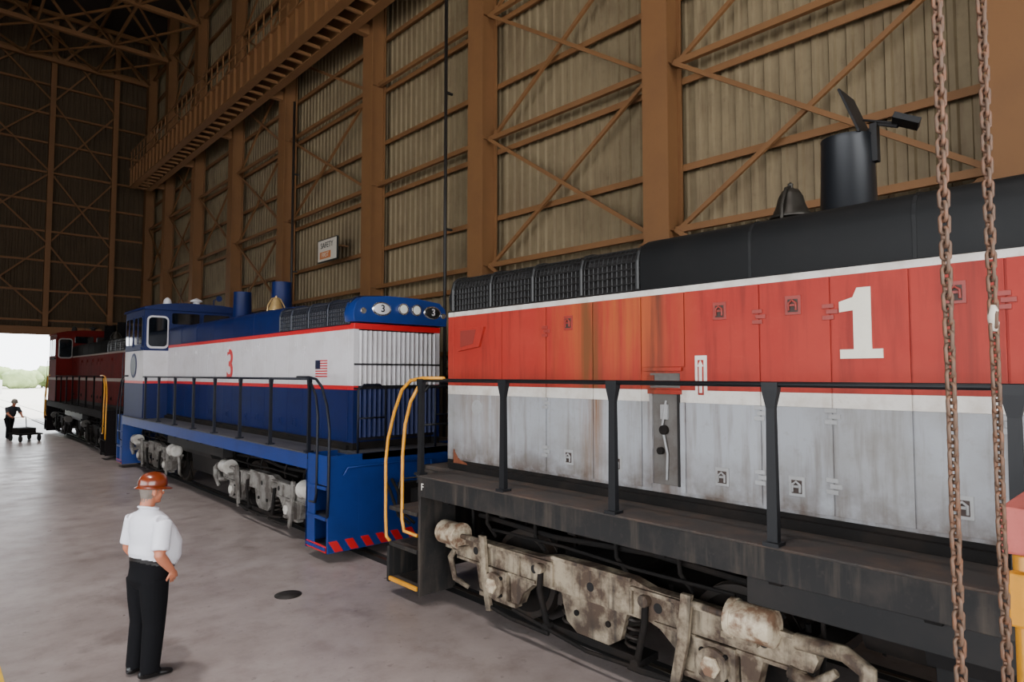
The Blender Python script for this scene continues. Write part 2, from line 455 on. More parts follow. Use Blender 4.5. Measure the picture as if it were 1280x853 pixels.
        mb.tube([(s*1.05, lc-1.9, 1.14), (s*1.1, lc-.6, 1.12), (s*1.05, lc+.6, 1.18), (s*1.05, lc+1.9, 1.12)], .03, UNDER, 6)
        for a in (-1.7, -.9, .2, .9, 1.7):
            mb.tube([(s*1.1, lc+a, 1.3), (s*1.16, lc+a+.06, 1.1), (s*1.1, lc+a+.15, .95)], .022, UNDER, 6)

def loco(y0, dr, P, kind):
    xf = lambda p: (TC+p[0], y0+dr*p[1], p[2])
    root = empty('switcher_locomotive', (TC, y0+dr*7.0, 0))
    near = kind == 1
    HW = .87; CAB0, CAB1 = 11.2, 13.4; LEN = 14.1
    mb = MB(xf)
    F = P['frame']
    mb.box(-1.52, 1.52, .75, CAB1, 1.54, 1.6, P['deck'])
    for e0, e1 in ((0, .75), (CAB1, LEN)):
        mb.box(-.95, .95, e0, e1, 1.5, 1.6, P['deck'])
    for s in (-1, 1):
        mb.box(min(s*1.46, s*1.53), max(s*1.46, s*1.53), .72, CAB1-.02, 1.34, 1.6, F)
        mb.box(min(s*1.40, s*1.56), max(s*1.40, s*1.56), .72, CAB1-.02, 1.585, 1.606, P['deck'])
        mb.box(min(s*1.3, s*1.46), max(s*1.3, s*1.46), .72, CAB1-.02, 1.34, 1.37, F)
    mb.box(-.55, .55, .3, LEN-.3, 1.12, 1.5, UNDER)
    for k in range(13):
        l = 1.2+k
        mb.box(-1.46, 1.46, l-.05, l+.05, 1.3, 1.54, UNDER)
    for end in (0, 1):
        T = (lambda l: l) if end == 0 else (lambda l: LEN-l)
        def bx(u0, u1, l0, l1, z0, z1, m):
            a, b = sorted((T(l0), T(l1))); mb.box(u0, u1, a, b, z0, z1, m)
        bx(-1.0, 1.0, 0, .05, .14, 1.6, F)
        for s in (-1, 1):
            u0, u1 = sorted((s*1.52, s*1.0))
            bx(u0, u1, 0, .05, .14, 1.6 if not near else .6, F)
            bx(u0, u1, .71, .76, .12, 1.6, F)
            w0, w1 = sorted((s*1.0, s*.96)); bx(w0, w1, .05, .75, .14, 1.55, F)
            if kind == 3:
                w0, w1 = sorted((s*1.52, s*1.5))
                bx(w0, w1, .03, .75, 1.15, 1.6, F)
                bx(w0, w1, .03, .75, .14, .24, P['stripe'])
                bx(w0, w1, .45, .75, .24, 1.15, F)
            for z in (.17, .62, 1.08):
                bx(u0, u1, .06, .7, z, z+.04, P['deck'])
                w0, w1 = sorted((s*1.535, s*1.5))
                bx(w0, w1, .07, .7, z, z+.05, YEL if near and z < .2 else F)
        if P.get('hazard'):
            for q in range(-5, 6):
                u = q*.27
                a = T(-.003); b = T(.0)
                mb.prism([(u-.05, .15), (u+.09, .15), (u-.02, .32), (u-.16, .32)], 'y', min(a, b), max(a, b), P['stripe'])
        bx(-.12, .12, -.55, 0, .76, .98, UNDER)
        bx(-.3, .3, -.12, 0, .68, 1.08, UNDER)
        mb.prism([(-.2, T(-.5)), (.16, T(-.5)), (.2, T(-.7)), (.05, T(-.64)), (.0, T(-.72)), (-.16, T(-.82)), (-.24, T(-.7))], 'z', .7, 1.03, WHEEL)
        for u in (-.55, -.42, .42, .55):
            mb.tube([(u, T(-.02), 1.15), (u*1.02, T(-.2), 1.0), (u*.9, T(-.35), .62), (u*.7, T(-.5), .5)], .025, UNDER, 7)
        mb.tube([(-1.3, T(-.06), 1.3), (-1.25, T(-.1), 1.42), (.3, T(-.1), 1.42), (.3, T(-.12), 1.1)], .015, F, 6)
    pr = [(-1.28, 1.36), (-1.3, 1.1), (-1.24, .96), (-1.05, .92), (-1.0, .5), (-.8, .38), (.8, .38), (1.0, .5), (1.05, .92), (1.24, .96), (1.3, 1.1), (1.28, 1.36)]
    mb.prism(pr, 'y', 6.1, 8.2, BLACK)
    for s in (-1, 1):
        mb.box(min(s*1.2, s*1.4), max(s*1.2, s*1.4), 4.95, 9.0, 1.1, 1.36, BLACK)
        mb.cyl((s*.9, 5.65, 1.0), (s*.9, 6.1, 1.0), .17, UNDER, 18)
    mb.obj('frame', root, .006)
    # ---- hood
    mb = MB(xf)
    bands = P['bands']
    for z0, z1, m in bands:
        mb.box(-HW, HW, .57, CAB0, z0, z1, m)
    seams = [.62, 1.55, 2.31, 3.0, 3.62, 4.11, 4.84, 5.42, 5.97, 6.53, 7.1, 7.7, 8.3, 8.9, 9.5, 10.1, 10.65, 11.15]
    for s in (-1, 1):
        mb.box(min(s*.86, s*.93), max(s*.86, s*.93), .57, CAB0, 1.6, 1.68, UNDER)
        for i in range(len(seams)-1):
            a, b = seams[i]+.006, seams[i+1]-.006
            for z0, z1, m in bands[1:]:
                zz0, zz1 = z0, z1
                if z1 > 3.65: continue
                if z0 < 1.8: zz0 = z0+.03
                if near and i == 4 and s == -1:
                    if z0 >= 2.7: zz0 = max(z0, 2.92)
                    elif z0 >= 2.55 : continue
                    else:
                        mb.box(-HW-.013, -HW, a, a+.1, zz0, zz1, m); mb.box(-HW-.013, -HW, b-.06, b, zz0, zz1, m)
                        continue
                mb.box(min(s*HW, s*(HW+.013)), max(s*HW, s*(HW+.013)), a, b, zz0, zz1, m)
            for z in (1.98, 2.52, 3.34) if near else (3.3,):
                if i in (1, 5, 6, 8, 10, 12, 14):
                    for dz in (-.045, 0, .045):
                        mb.box(min(s*HW, s*(HW+.024)), max(s*HW, s*(HW+.024)), seams[i+1]-(.06 if dz else .03), seams[i+1]+(.03 if dz else .06), z+dz-.018, z+dz+.018, P['hinge_hi'] if z > 2.7 else P['hinge_lo'])
            cx = (seams[i]+seams[i+1])/2
            for z, mh in ((3.42, P['hinge_hi']), (1.95, P['hinge_lo'])):
                if (i in (2, 5, 6, 8, 10, 12, 15) and z > 3) or (i in (2, 3, 5, 6, 8, 10, 12, 15) and z < 3):
                    u0 = s*(HW+.013)
                    mb.box(min(u0, u0+s*.008), max(u0, u0+s*.008), cx-.065, cx+.065, z-.085, z+.075, mh)
                    mb.box(min(u0, u0+s*.011), max(u0, u0+s*.011), cx-.042, cx+.042, z-.062, z+.045, P['cup'] if near else mh)
                    u1 = u0+s*.022
                    mb.tube([(u1, cx-.03, z-.05), (u1, cx-.03, z+.01), (u1, cx, z+.035), (u1, cx+.03, z+.01), (u1, cx+.03, z-.05)], .010, mh, 6)
                    mb.box(min(u0, u0+s*.02), max(u0, u0+s*.02), cx-.035, cx+.035, z-.015, z+.005, mh)
    if near:
        a, b = seams[4]+.10, seams[5]-.06
        CG = mat('compartment_grey', (92, 88, 84), .7, dirt=(60, 44, 34), damt=.6, dscale=5)
        mb.box(-HW-.004, -HW+.001, a, b, 1.80, 2.66, CG)
        mb.box(-HW-.03, -HW, a-.02, b+.02, 2.66, 2.70, bands[3][2])
        mb.box(-HW-.035, -HW, seams[4]+.03, seams[5]-.03, 2.88, 2.915, bands[3][2])
        mb.box(-HW-.01, -HW, a, b, 2.72, 2.86, CG)
        mb.box(-HW-.03, -HW, a, a+.05, 2.74, 2.84, bands[3][2])
        mb.box(-HW-.03, -HW, a, a+.03, 1.8, 2.66, GRY1); mb.box(-HW-.03, -HW, b-.02, b, 1.8, 2.66, GRV)
        mb.tube([(-HW-.02, (a+b)/2+.02, 2.6), (-HW-.03, (a+b)/2-.02, 2.35), (-HW-.02, (a+b)/2+.03, 2.1), (-HW-.02, (a+b)/2+.02, 1.85)], .012, P['hinge_lo'], 6)
        mb.cyl((-HW-.01, (a+b)/2, 2.32), (-HW-.05, (a+b)/2, 2.32), .045, UNDER, 14)
        mb.cyl((-HW-.01, (a+b)/2-.04, 2.12), (-HW-.05, (a+b)/2-.04, 2.12), .035, UNDER, 14)
        mb.box(-HW-.03, -HW, (a+b)/2-.04, (a+b)/2+.04, 2.42, 2.56, P['hinge_lo'])
        mb.box(-HW-.02, -HW, 4.22, 4.34, 2.62, 3.02, P['white'])
        mb.box(-HW-.024, -HW, 4.25, 4.31, 2.66, 2.98, bands[3][2])
        mb.prism([(4.265, 2.68), (4.295, 2.68), (4.295, 2.92), (4.31, 2.92), (4.28, 2.98), (4.25, 2.92), (4.265, 2.92)], 'x', -HW-.028, -HW-.02, P['white'])
        mb.prism([(.72, 3.45), (1.25, 3.45), (1.15, 3.2), (.72, 3.15)], 'x', -HW-.05, -HW, bands[3][2])
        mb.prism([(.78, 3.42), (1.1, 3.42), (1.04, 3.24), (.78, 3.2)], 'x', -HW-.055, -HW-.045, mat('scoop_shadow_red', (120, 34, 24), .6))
        mb.cyl((-HW-.02, 1.08, 2.42), (-HW-.012, 1.08, 2.42), .1, P['hinge_lo'], 20)
        mb.prism([(.6, 1.62), (.95, 1.62), (.85, 1.70), (.72, 1.73), (.6, 1.86)], 'x', -HW-.018, -HW, P['rust'])
    R = P['roof']
    rs = 3.62 if near else 3.4
    prof = [(-.885, 3.68), (-.885, 4.0), (-.87, 4.08), (-.82, 4.15), (-.74, 4.19), (-.4, 4.25), (0, 4.27), (.4, 4.25), (.74, 4.19), (.82, 4.15), (.87, 4.08), (.885, 4.0), (.885, 3.68)]
    mb.prism(prof, 'y', rs, CAB0, R, True)
    for l in (4.75, 6.0, 7.3, 8.6, 9.9):
        mb.prism([(a*1.006, 3.68+(b-3.68)*1.012) for a, b in prof], 'y', l, l+.03, R)
    mb.prism([(a*.93, 3.68+(b-3.68)*.9) for a, b in prof], 'y', .6, rs, GRV if near else P['grillback'])
    fr = P['grill']
    edge = [(-.885, 3.69), (-.885, 3.98), (-.86, 4.07), (-.8, 4.12), (-.7, 4.15), (-.35, 4.18), (0, 4.19), (.35, 4.18), (.7, 4.15), (.8, 4.12), (.86, 4.07), (.885, 3.98), (.885, 3.69)]
    l = .6
    while l < rs-.02:
        mb.tube([(u, l, z) for u, z in edge], .007, fr, 4, False); l += .062
    for u, z in edge+[(-.885, 3.76), (-.885, 3.84), (-.885, 3.91), (.885, 3.84)]+[(x, 4.172) for x in (-.5, -.2, .2, .5)]:
        mb.tube([(u, .58, z), (u, rs, z)], .010, fr, 4, False)
    for l in (.58, 1.35, 2.1, 2.85, rs-.03):
        mb.tube([(u*1.01, l, z+.005) for u, z in edge], .022, fr, 6, False)
    mb.box(-HW+.08, HW-.08, .5, .57, 1.75, 3.62, P['grillback'])
    for z0, z1, m in P['endbands']:
        n = 17
        for k in range(n):
            u = -HW+.12+k*(2*HW-.24)/(n-1)
            mb.prism([(u-.040, .50), (u+.012, .44), (u+.040, .455), (u-.012, .53)], 'z', z0, z1, m)
    for z0, z1, m in bands:
        for s in (-1, 1): mb.box(min(s*(HW-.09), s*(HW+.005)), max(s*(HW-.09), s*(HW+.005)), .46, .575, z0, z1, m)
    for z in (2.6, 3.0): mb.box(-HW, HW, .43, .45, z, z+.03, P['grillback'])
    mb.box(-HW, HW, .44, .58, 3.6, 3.7, P['stripe'] if kind == 3 else R)
    hp = [(-.93, 3.72), (-.95, 3.86), (-.9, 4.03), (-.78, 4.13), (-.3, 4.18), (.3, 4.18), (.78, 4.13), (.9, 4.03), (.95, 3.86), (.93, 3.72)]
    if kind != 1:
        mb.prism(hp, 'y', .34, .66, P['casing'], True)
    else:
        mb.prism([(a*.9, b) for a, b in hp], 'y', .44, .6, R, True)
    fl = .34 if kind != 1 else .44
    for u in (-.02, .25):
        mb.cyl((u, fl, 3.97), (u, fl-.06, 3.97), .10, CHROME, 24); mb.cyl((u, fl-.06, 3.97), (u, fl-.065, 3.97), .075, LENS, 24)
    for u in (-.42, .62):
        mb.ell((u, fl, 3.95), (.19, .025, .12), CHROME, 28, 10); mb.ell((u, fl-.012, 3.95), (.16, .025, .095), BLACK if u > 0 else P['white'], 28, 10)
    for u in (-.78, .85): mb.cyl((u, fl, 3.9), (u, fl-.03, 3.9), .05, CHROME, 16)
    for l in ((5.27, 7.9) if near else (5.44, 7.9)):
        mb.lathe((0, l, 4.2), [(.30, 0), (.30, .05), (.235, .06), (.215, .75), (.22, .78), (.19, .78), (.19, .1)], P['stack'], 28)
    if near:
        l = 5.27
        mb.beam((0, l+.16, 4.97), (0, l-.0, 5.40), .36, .02, BLACK)
        mb.tube([(.0, l+.17, 4.99), (.0, l+.24, 5.06), (-.02, l+.42, 4.98)], .02, BLACK, 6)
        mb.box(-.04, .04, l+.2, l+.26, 4.72, 5.06, BLACK)
        mb.tube([(.0, l+.14, 5.12), (.0, l+.4, 5.02)], .012, BLACK, 6)
        mb.beam((-.08, l+.40, 5.04), (-.02, l+.58, 4.95), .2, .05, BLACK)
    bl = (-.35, 4.9, 4.22)
    bm_ = BRASS if near else P['bell']
    mb.tube([(bl[0]-.2, bl[1], 4.16), (bl[0]-.19, bl[1], 4.36), (bl[0]-.1, bl[1], 4.52), (bl[0], bl[1], 4.56), (bl[0]+.1, bl[1], 4.52), (bl[0]+.19, bl[1], 4.36), (bl[0]+.2, bl[1], 4.16)], .016, bm_, 6)
    mb.lathe(bl, [(.185, .04), (.185, .06), (.155, .09), (.125, .16), (.105, .24), (.07, .3), (.02, .32), (.025, .36), (.0, .38)], bm_, 24)
    mb.box(bl[0]-.24, bl[0]+.24, bl[1]-.05, bl[1]+.05, 4.14, 4.22, bm_)
    mb.obj('hood', root, .004)
    # ---- cab
    mb = MB(xf)
    CW = 1.5; CR = 4.74
    for z0, z1, m in P['cabbands']:
        mb.box(-CW, CW, CAB0, CAB1, z0, z1, m)
    rp = [(-CW-.05, CR-.05), (-CW-.02, CR+.02), (-1.1, CR+.12), (-.5, CR+.18), (.5, CR+.18), (1.1, CR+.12), (CW+.02, CR+.02), (CW+.05, CR-.05)]
    mb.prism(rp, 'y', CAB0-.12, CAB1+.12, P['cabroof'], True)
    def rrect(a0, a1, b0, b1, r=.08):
        pts = []
        for cx, cy, g0 in ((a1-r, b1-r, 0), (a0+r, b1-r, 90), (a0+r, b0+r, 180), (a1-r, b0+r, 270)):
            for k in range(5):
                g = math.radians(g0+k*22.5); pts.append((cx+r*math.cos(g), cy+r*math.sin(g)))
        return pts
    FRM = P['white']
    for s in (-1, 1):
        for a0, a1 in ((CAB0+.15, CAB0+1.0), (CAB0+1.2, CAB1-.2)):
            mb.prism(rrect(a0-.03, a1+.03, 3.65, 4.52, .12), 'x', s*CW, s*(CW+.02), P['cabroof'])
            mb.prism(rrect(a0, a1, 3.7, 4.47, .1), 'x', s*(CW+.02), s*(CW+.03), GLASS)
            mb.box(min(s*CW, s*(CW+.04)), max(s*CW, s*(CW+.04)), (a0+a1)/2-.015, (a0+a1)/2+.015, 3.7, 4.47, P['cabroof'])
        for l, d in ((CAB0, -1), (CAB1, 1)):
            u0, u1 = sorted((s*1.40, s*.92))
            mb.prism(rrect(u0-.04, u1+.04, 3.58, 4.52, .13), 'y', l, l+d*.02, FRM); mb.prism(rrect(u0, u1, 3.64, 4.47, .1), 'y', l+d*.02, l+d*.03, GLASS)
            u0, u1 = sorted((s*.8, s*.06))
            mb.prism(rrect(u0-.02, u1+.02, 4.26, 4.64, .07), 'y', l, l+d*.015, P['cabroof'])
            mb.prism(rrect(u0, u1, 4.30, 4.62, .05), 'y', l+d*.01, l+d*.03, GLASS)
        mb.box(min(s*CW, s*(CW+.06)), max(s*CW, s*(CW+.06)), CAB0+.1, CAB0+1.2, 3.55, 3.61, P['roof'])
        mb.tube([(s*(CW+.05), CAB1-.06, 2.2), (s*(CW+.07), CAB1-.06, 2.3), (s*(CW+.07), CAB1-.06, 3.4), (s*(CW+.05), CAB1-.06, 3.5)], .014, P['rail'], 6)
    mb.lathe((-.7, CAB0+.9, CR+.14), [(.12, 0), (.12, .1), (.1, .2), (.05, .26), (0.01, .28)], P['white'] if kind == 3 else BLACK, 16)
    mb.lathe((.0, CAB0+.5, CR+.14), [(.09, 0), (.09, .14), (.17, .16), (.17, .2), (.05, .26), (0.01, .28)], P['white'] if kind == 3 else BLACK, 16)
    mb.tube([(.5, CAB0+.5, CR+.1), (.5, CAB0+.5, CR+.4), (.5, CAB0+.2, CR+.4), (.5, CAB0+.02, CR+.4)], [.02, .02, .03, .09], P['roof'], 12)
    mb.tube([(-.2, CAB0+1.4, CR+.1), (-.2, CAB0+1.4, CR+.8)], .01, BLACK, 6)
    if kind == 3:
        mb.cyl((-CW, CAB0+1.1, 3.1), (-CW-.01, CAB0+1.1, 3.1), .36, P['roof'], 32)
        mb.cyl((-CW-.01, CAB0+1.1, 3.1), (-CW-.014, CAB0+1.1, 3.1), .28, mat('logo_navy', (14, 20, 50), .4), 32)
    mb.obj('cab', root, .01)
    # ---- handrails
    mb = MB(xf)
    RL = P['rail']; rr = .021
    for s in (-1, 1):
        u = s*1.5
        g = P['grab']
        mb.tube([(u, .74, 2.775), (u, CAB0-.02, 2.775)], rr, RL, 8)
        for l in (.735, 2.27, 3.75, 5.22, 6.65, 8.1, 9.55, 10.9):
            for (z0, w0, t0), (z1, w1, t1) in zip([(1.5, .05, .03), (1.56, .04, .028), (2.6, .032, .022), (2.73, .06, .03)], [(1.56, .04, .028), (2.6, .032, .022), (2.73, .06, .03), (2.79, .062, .03)]):
                k = 1 if near else .6
                vs = [(u+dx*t, l+dy*ww*k, zz) for zz, ww, t in ((z0, w0, t0), (z1, w1, t1)) for dx, dy in ((-1,-1),(1,-1),(1,1),(-1,1))]
                mb.add(vs, [(0,1,2,3),(4,7,6,5),(0,4,5,1),(1,5,6,2),(2,6,7,3),(3,7,4,0)], RL)
            mb.box(u-.06, u+.06, l-.06, l+.06, 1.6, 1.63, RL)
        for T in ((lambda l: l), (lambda l: LEN-l)):
            mb.tube([(u, T(1.2), 2.80), (u, T(.75), 2.80), (u, T(.5), 2.77), (u, T(.3), 2.65), (u, T(.12), 2.35), (u*1.01, T(.0), 2.0), (u*1.02, T(-.03), 1.7), (u*1.02, T(-.02), 1.0), (u*1.02, T(.0), .72), (u*1.0, T(.05), .66)], .022, g, 8)
            mb.tube([(u, T(.68), 2.70), (u, T(.5), 2.5), (u*1.01, T(.4), 2.2), (u*1.02, T(.37), 1.8), (u*1.02, T(.37), 1.0), (u*1.02, T(.42), .86), (u, T(.68), .84)], .022, g, 8)
            uu = s*.62
            mb.tube([(s*1.0, T(.06), 1.6), (s*1.0, T(.06), 2.6), (s*.9, T(.06), 2.68), (uu, T(.06), 2.68), (s*.5, T(.06), 2.6), (s*.5, T(.06), 1.6)], .02, RL, 8)
            mb.tube([(s*1.0, T(.06), 2.15), (s*.5, T(.06), 2.15)], .016, RL, 6)
    mb.obj('handrails', root)
    mb = MB(xf)
    truck(mb, 3.25, P, 1); truck(mb, LEN-3.25, P, -1)
    mb.obj('trucks', root, .006)
    return root

RUST = mat('rust', (112, 58, 30), .85, dirt=(70, 36, 22), damt=.7, dscale=8)
RED1 = mat('faded_red_paint', (150, 36, 25), .6, spec=.35, dirt=(168, 58, 42), damt=.4, dscale=1.6, streak=(104, 28, 20), samt=.6,
           rustband=((3.1, 5.3, (160, 80, 32), 2.4, 3.3, 3.2, .85), (4.2, 4.66, (104, 58, 24), 2.0, 2.6, 6, 1.2), (3.50, 3.74, (84, 42, 24), 2.0, 2.6, 3, 1.2), (.9, 1.3, (110, 34, 24), 2.0, 3.0, 8, .7)), low=(2.7, 3.0, (112, 38, 26), .6))
GRY1 = mat('faded_grey_paint', (148, 150, 154), .6, spec=.35, dirt=(118, 114, 108), damt=.65, dscale=1.6, streak=(100, 90, 80), samt=.6,
           rustband=((4.2, 4.65, (112, 78, 48), 1.2, 2.4, 5, 1.0), (3.2, 3.75, (92, 66, 48), 1.2, 2.3, 5, .9), (5.7, 6.9, (120, 102, 86), 1.2, 2.6, 3, .7)), low=(1.72, 2.15, (76, 60, 46), .9))
WH1 = mat('stripe_white_worn', (206, 200, 192), .5, dirt=(150, 130, 110), damt=.5, dscale=5)
ROOF1 = mat('roof_black_paint', (11, 12, 13), .6, dirt=(36, 34, 32), damt=.3, dscale=2, bump=.08, bscale=5, spec=.3)
DECK1 = mat('deck_plate_rusty', (46, 41, 38), .7, dirt=(88, 66, 50), damt=.55, dscale=4, bump=.6, bscale=120)
FRM1 = mat('frame_worn_black', (28, 27, 27), .65, dirt=(66, 58, 52), damt=.5, dscale=2.5, streak=(84, 74, 64), samt=.5, spec=.3)
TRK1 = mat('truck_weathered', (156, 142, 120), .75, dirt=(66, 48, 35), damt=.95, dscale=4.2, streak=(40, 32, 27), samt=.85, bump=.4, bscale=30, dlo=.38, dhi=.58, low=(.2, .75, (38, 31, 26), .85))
TRK1L = mat('brake_cylinder_paint', (186, 172, 148), .6, dirt=(100, 66, 44), damt=.9, dscale=9, dlo=.42, dhi=.60)
UGR = mat('underframe_grey', (96, 94, 92), .6, dirt=(60, 50, 42), damt=.5)
P1 = dict(frame=FRM1, deck=DECK1, stripe=WH1, white=WH1, roof=ROOF1, cabroof=ROOF1, casing=ROOF1, grill=mat('grill_wire', (34, 34, 34), .4, .3), grillback=GRV, rail=mat('handrail_black', (16, 17, 20), .5, spec=.3), grab=YEL,
          bell=BRASS, rust=RUST, stack=mat('stack_black', (22, 24, 28), .4, .2), hinge_hi=mat('latch_red', (138, 36, 25), .5, dirt=(90, 40, 30), damt=.5), hinge_lo=mat('latch_grey', (146, 146, 146), .5, dirt=(90, 80, 70), damt=.4),
          cup=mat('latch_cup_dark', (56, 42, 36), .7),
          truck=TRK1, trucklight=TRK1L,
          bands=[(1.6, 1.72, UNDER), (1.72, 2.585, GRY1), (2.585, 2.70, WH1), (2.70, 3.62, RED1), (3.62, 3.68, WH1)],
          endbands=[(1.8, 3.6, BLACK)],
          cabbands=[(1.6, 2.585, GRY1), (2.585, 2.7, WH1), (2.7, 3.5, RED1), (3.5, 4.72, ROOF1)])
BLU = mat('blue_paint_lit', (14, 46, 112), .4, dirt=(12, 34, 84), damt=.5)  # lit copy of the single blue paint, brightness put into the colour
BLUD = mat('blue_paint_shaded', (10, 25, 72), .5, spec=.25, dirt=(9, 20, 54), damt=.5)  # same blue paint, darkened: shade put into the colour
WH3 = mat('clean_white_paint', (200, 196, 198), .5, spec=.3, dirt=(168, 160, 156), damt=.4)
RD3 = mat('stripe_red', (190, 22, 30), .4)
P3 = dict(frame=BLU, deck=mat('deck_grey', (60, 60, 64), .6, dirt=(50, 46, 44), damt=.5), stripe=RD3, white=WH3, roof=BLUD, cabroof=BLUD, casing=BLU, grill=mat('grill_navy', (14, 20, 36), .4), grillback=mat('shutter_dark', (22, 20, 24), .5),
          rail=mat('rail_navy', (12, 15, 26), .5, spec=.3), grab=mat('rail_navy', (14, 18, 30), .4), bell=mat('bell_gold', (180, 150, 100), .35, .5), rust=BLU, stack=BLUD, hinge_hi=WH3, hinge_lo=BLUD,
          truck=mat('truck_light_grey', (128, 124, 118), .65, dirt=(64, 56, 50), damt=.9, dscale=4, dlo=.40, dhi=.60, low=(.2, .75, (40, 34, 30), .7)), trucklight=mat('brake_light_grey', (180, 176, 168), .5, dirt=(110, 92, 78), damt=.5, dscale=4), hazard=True,
          bands=[(1.6, 1.72, UNDER), (1.72, 2.59, BLUD), (2.59, 2.66, RD3), (2.66, 3.60, WH3), (3.60, 3.68, RD3)],
          endbands=[(1.8, 2.6, BLUD), (2.66, 3.58, WH3)],
          cabbands=[(1.6, 2.59, BLUD), (2.59, 2.66, RD3), (2.66, 3.52, WH3), (3.52, 4.72, BLUD)])
MAR = mat('maroon_paint', (84, 20, 17), .85, spec=.08, dirt=(54, 17, 15), damt=.5)
DGR = mat('dark_grey_paint', (26, 22, 23), .85, spec=.08, dirt=(20, 18, 18), damt=.4)
BK2 = mat('dull_black_paint', (14, 13, 13), .85, spec=.1)
STR2 = mat('dull_white_stripe', (150, 140, 132), .85, spec=.08)
P2 = dict(P1); P2.update(frame=DGR, deck=BK2, white=mat('window_trim_grey', (110, 104, 98), .5), roof=BK2, cabroof=MAR, casing=BK2, stack=BK2, hinge_hi=MAR, hinge_lo=DGR, rail=BK2, truck=UNDER, trucklight=mat('dull_brake_grey', (70, 66, 62), .8), stripe=WH1,
          bands=[(1.6, 1.72, UNDER), (1.72, 2.585, MAR), (2.585, 2.70, STR2), (2.70, 3.62, MAR), (3.62, 3.68, STR2)], endbands=[(1.8, 3.6, MAR)],
          cabbands=[(1.6, 2.585, MAR), (2.585, 2.70, STR2), (2.70, 3.7, MAR), (3.7, 4.72, MAR)])
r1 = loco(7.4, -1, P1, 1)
r3 = loco(9.06, 1, P3, 3)
r2 = loco(24.8, 1, P2, 2)
mb = MB()
y = 1.76; z = 2.97
one = [(-.15, 0), (.15, 0), (.15, .07), (.075, .07), (.075, .54), (-.02, .54), (-.05, .47), (-.15, .44), (-.15, .36), (-.05, .37), (-.05, .07), (-.15, .07)]
mb.prism([(y-a, z+b) for a, b in one], 'x', TC-.894, TC-.883, mat('numeral_white', (218, 212, 194), .5, dirt=(180, 166, 140), damt=.3))
mb.obj('numeral_1', r1)
text_obj('numeral_3', '3', .95, side_M(TC-.888, 15.2, 3.04), RD3, r3, .004, .012)
text_obj('numberboard_3', '3', .17, front_M(TC-.42, 9.06+.34-.04, 3.95), BLACK, r3, .003, .003)
text_obj('numberboard_3b', '3', .17, front_M(TC+.62, 9.06+.34-.04, 3.95), WH3, r3, .003, .003)
text_obj('step_letter_F', 'F', .12, side_M(TC-1.535, 6.58, 1.46), WH1, r1, .003)
mb = MB()
fy0, fy1, fz0, fz1 = 10.42, 10.87, 2.80, 3.10
x = TC-.886
for k in range(13):
    mb.box(x-.003, x+.003, fy0, fy1, fz0+k*(fz1-fz0)/13, fz0+(k+1)*(fz1-fz0)/13, RD3 if k % 2 == 0 else WH3)
mb.box(x-.005, x+.003, fy1-.19, fy1, fz0+.14, fz1, mat('logo_navy', (20, 30, 70), .4))
mb.obj('flag_decal', r3)

# ------------------------------------------------------------------ chains
CH = mat('rusty_chain', (98, 78, 64), .6, .35, dirt=(140, 92, 64), damt=.7, dscale=30)
def chain(name, x, y, zb, zt, rag=None):
    root = empty(name, (x, y, zt))
    mb = MB()
    p = .045; z = zb; k = 0
    while z < zt:
        L_, W_ = .034, .0145
        ring = []
        for j in range(14):
            g = 2*math.pi*j/14
            a = W_*math.cos(g); b = L_-W_ if math.sin(g) >= 0 else -(L_-W_)
            bz = b+W_*math.sin(g)
            ang = (math.pi/4 if k % 2 else -math.pi/4)+math.radians(12)*math.sin(z*3)
            ring.append((x+a*math.cos(ang)+.004*math.sin(z*5), y+a*math.sin(ang), z+bz))
        mb.tube(ring, .0068, CH, 6, True, True)
        z += p; k += 1
    mb.obj('links', root)
    if rag:
        mb = MB()
        mb.tube([(x, y, rag-.05), (x+.006, y, rag-.02), (x-.004, y+.004, rag), (x, y, rag+.03), (x-.008, y, rag+.05)], [.010, .018, .015, .018, .008], WHT, 7)
        mb.obj('paper_tag', root)
    mb = MB()
    mb.box(x-.13, x+.13, y-.12, y+.12, zt-.02, zt+.35, YEL); mb.cyl((x-.15, y, zt+.15), (x+.15, y, zt+.15), .14, BLACK)
    mb.cyl((x, y, zt+.3), (x, y, ROOF-.01), .015, BLACK, 6)
    mb.obj('hoist_block', root, .02)
chain('hoist_chain', 2.60, .594, .04, 7.2)
chain('hoist_chain', 2.95, .53, .04, 7.2, 3.06)
# ------------------------------------------------------------------ platform at right edge
mb = MB()
PK = mat('pink_painted_wood', (184, 92, 84), .6, dirt=(150, 76, 66), damt=.5, dscale=6, bump=.3); 
mb.box(3.09, 4.3, -1.5, .56, 2.16, 2.34, PK)
mb.box(3.05, 3.11, -1.5, .54, 1.9, 2.1, YEL)
for x, yy in ((3.14, .5), (4.24, .5), (3.14, -1.4), (4.24, -1.4)): mb.cyl((x, yy, 0), (x, yy, 2.16), .035, YEL, 12)
mb.beam((3.14, -1.4, .5), (3.14, .5, 1.8), .04, .04, YEL); mb.beam((4.24, -1.4, .5), (4.24, .5, 1.8), .04, .04, YEL)
mb.obj('maintenance_platform', None, .01)

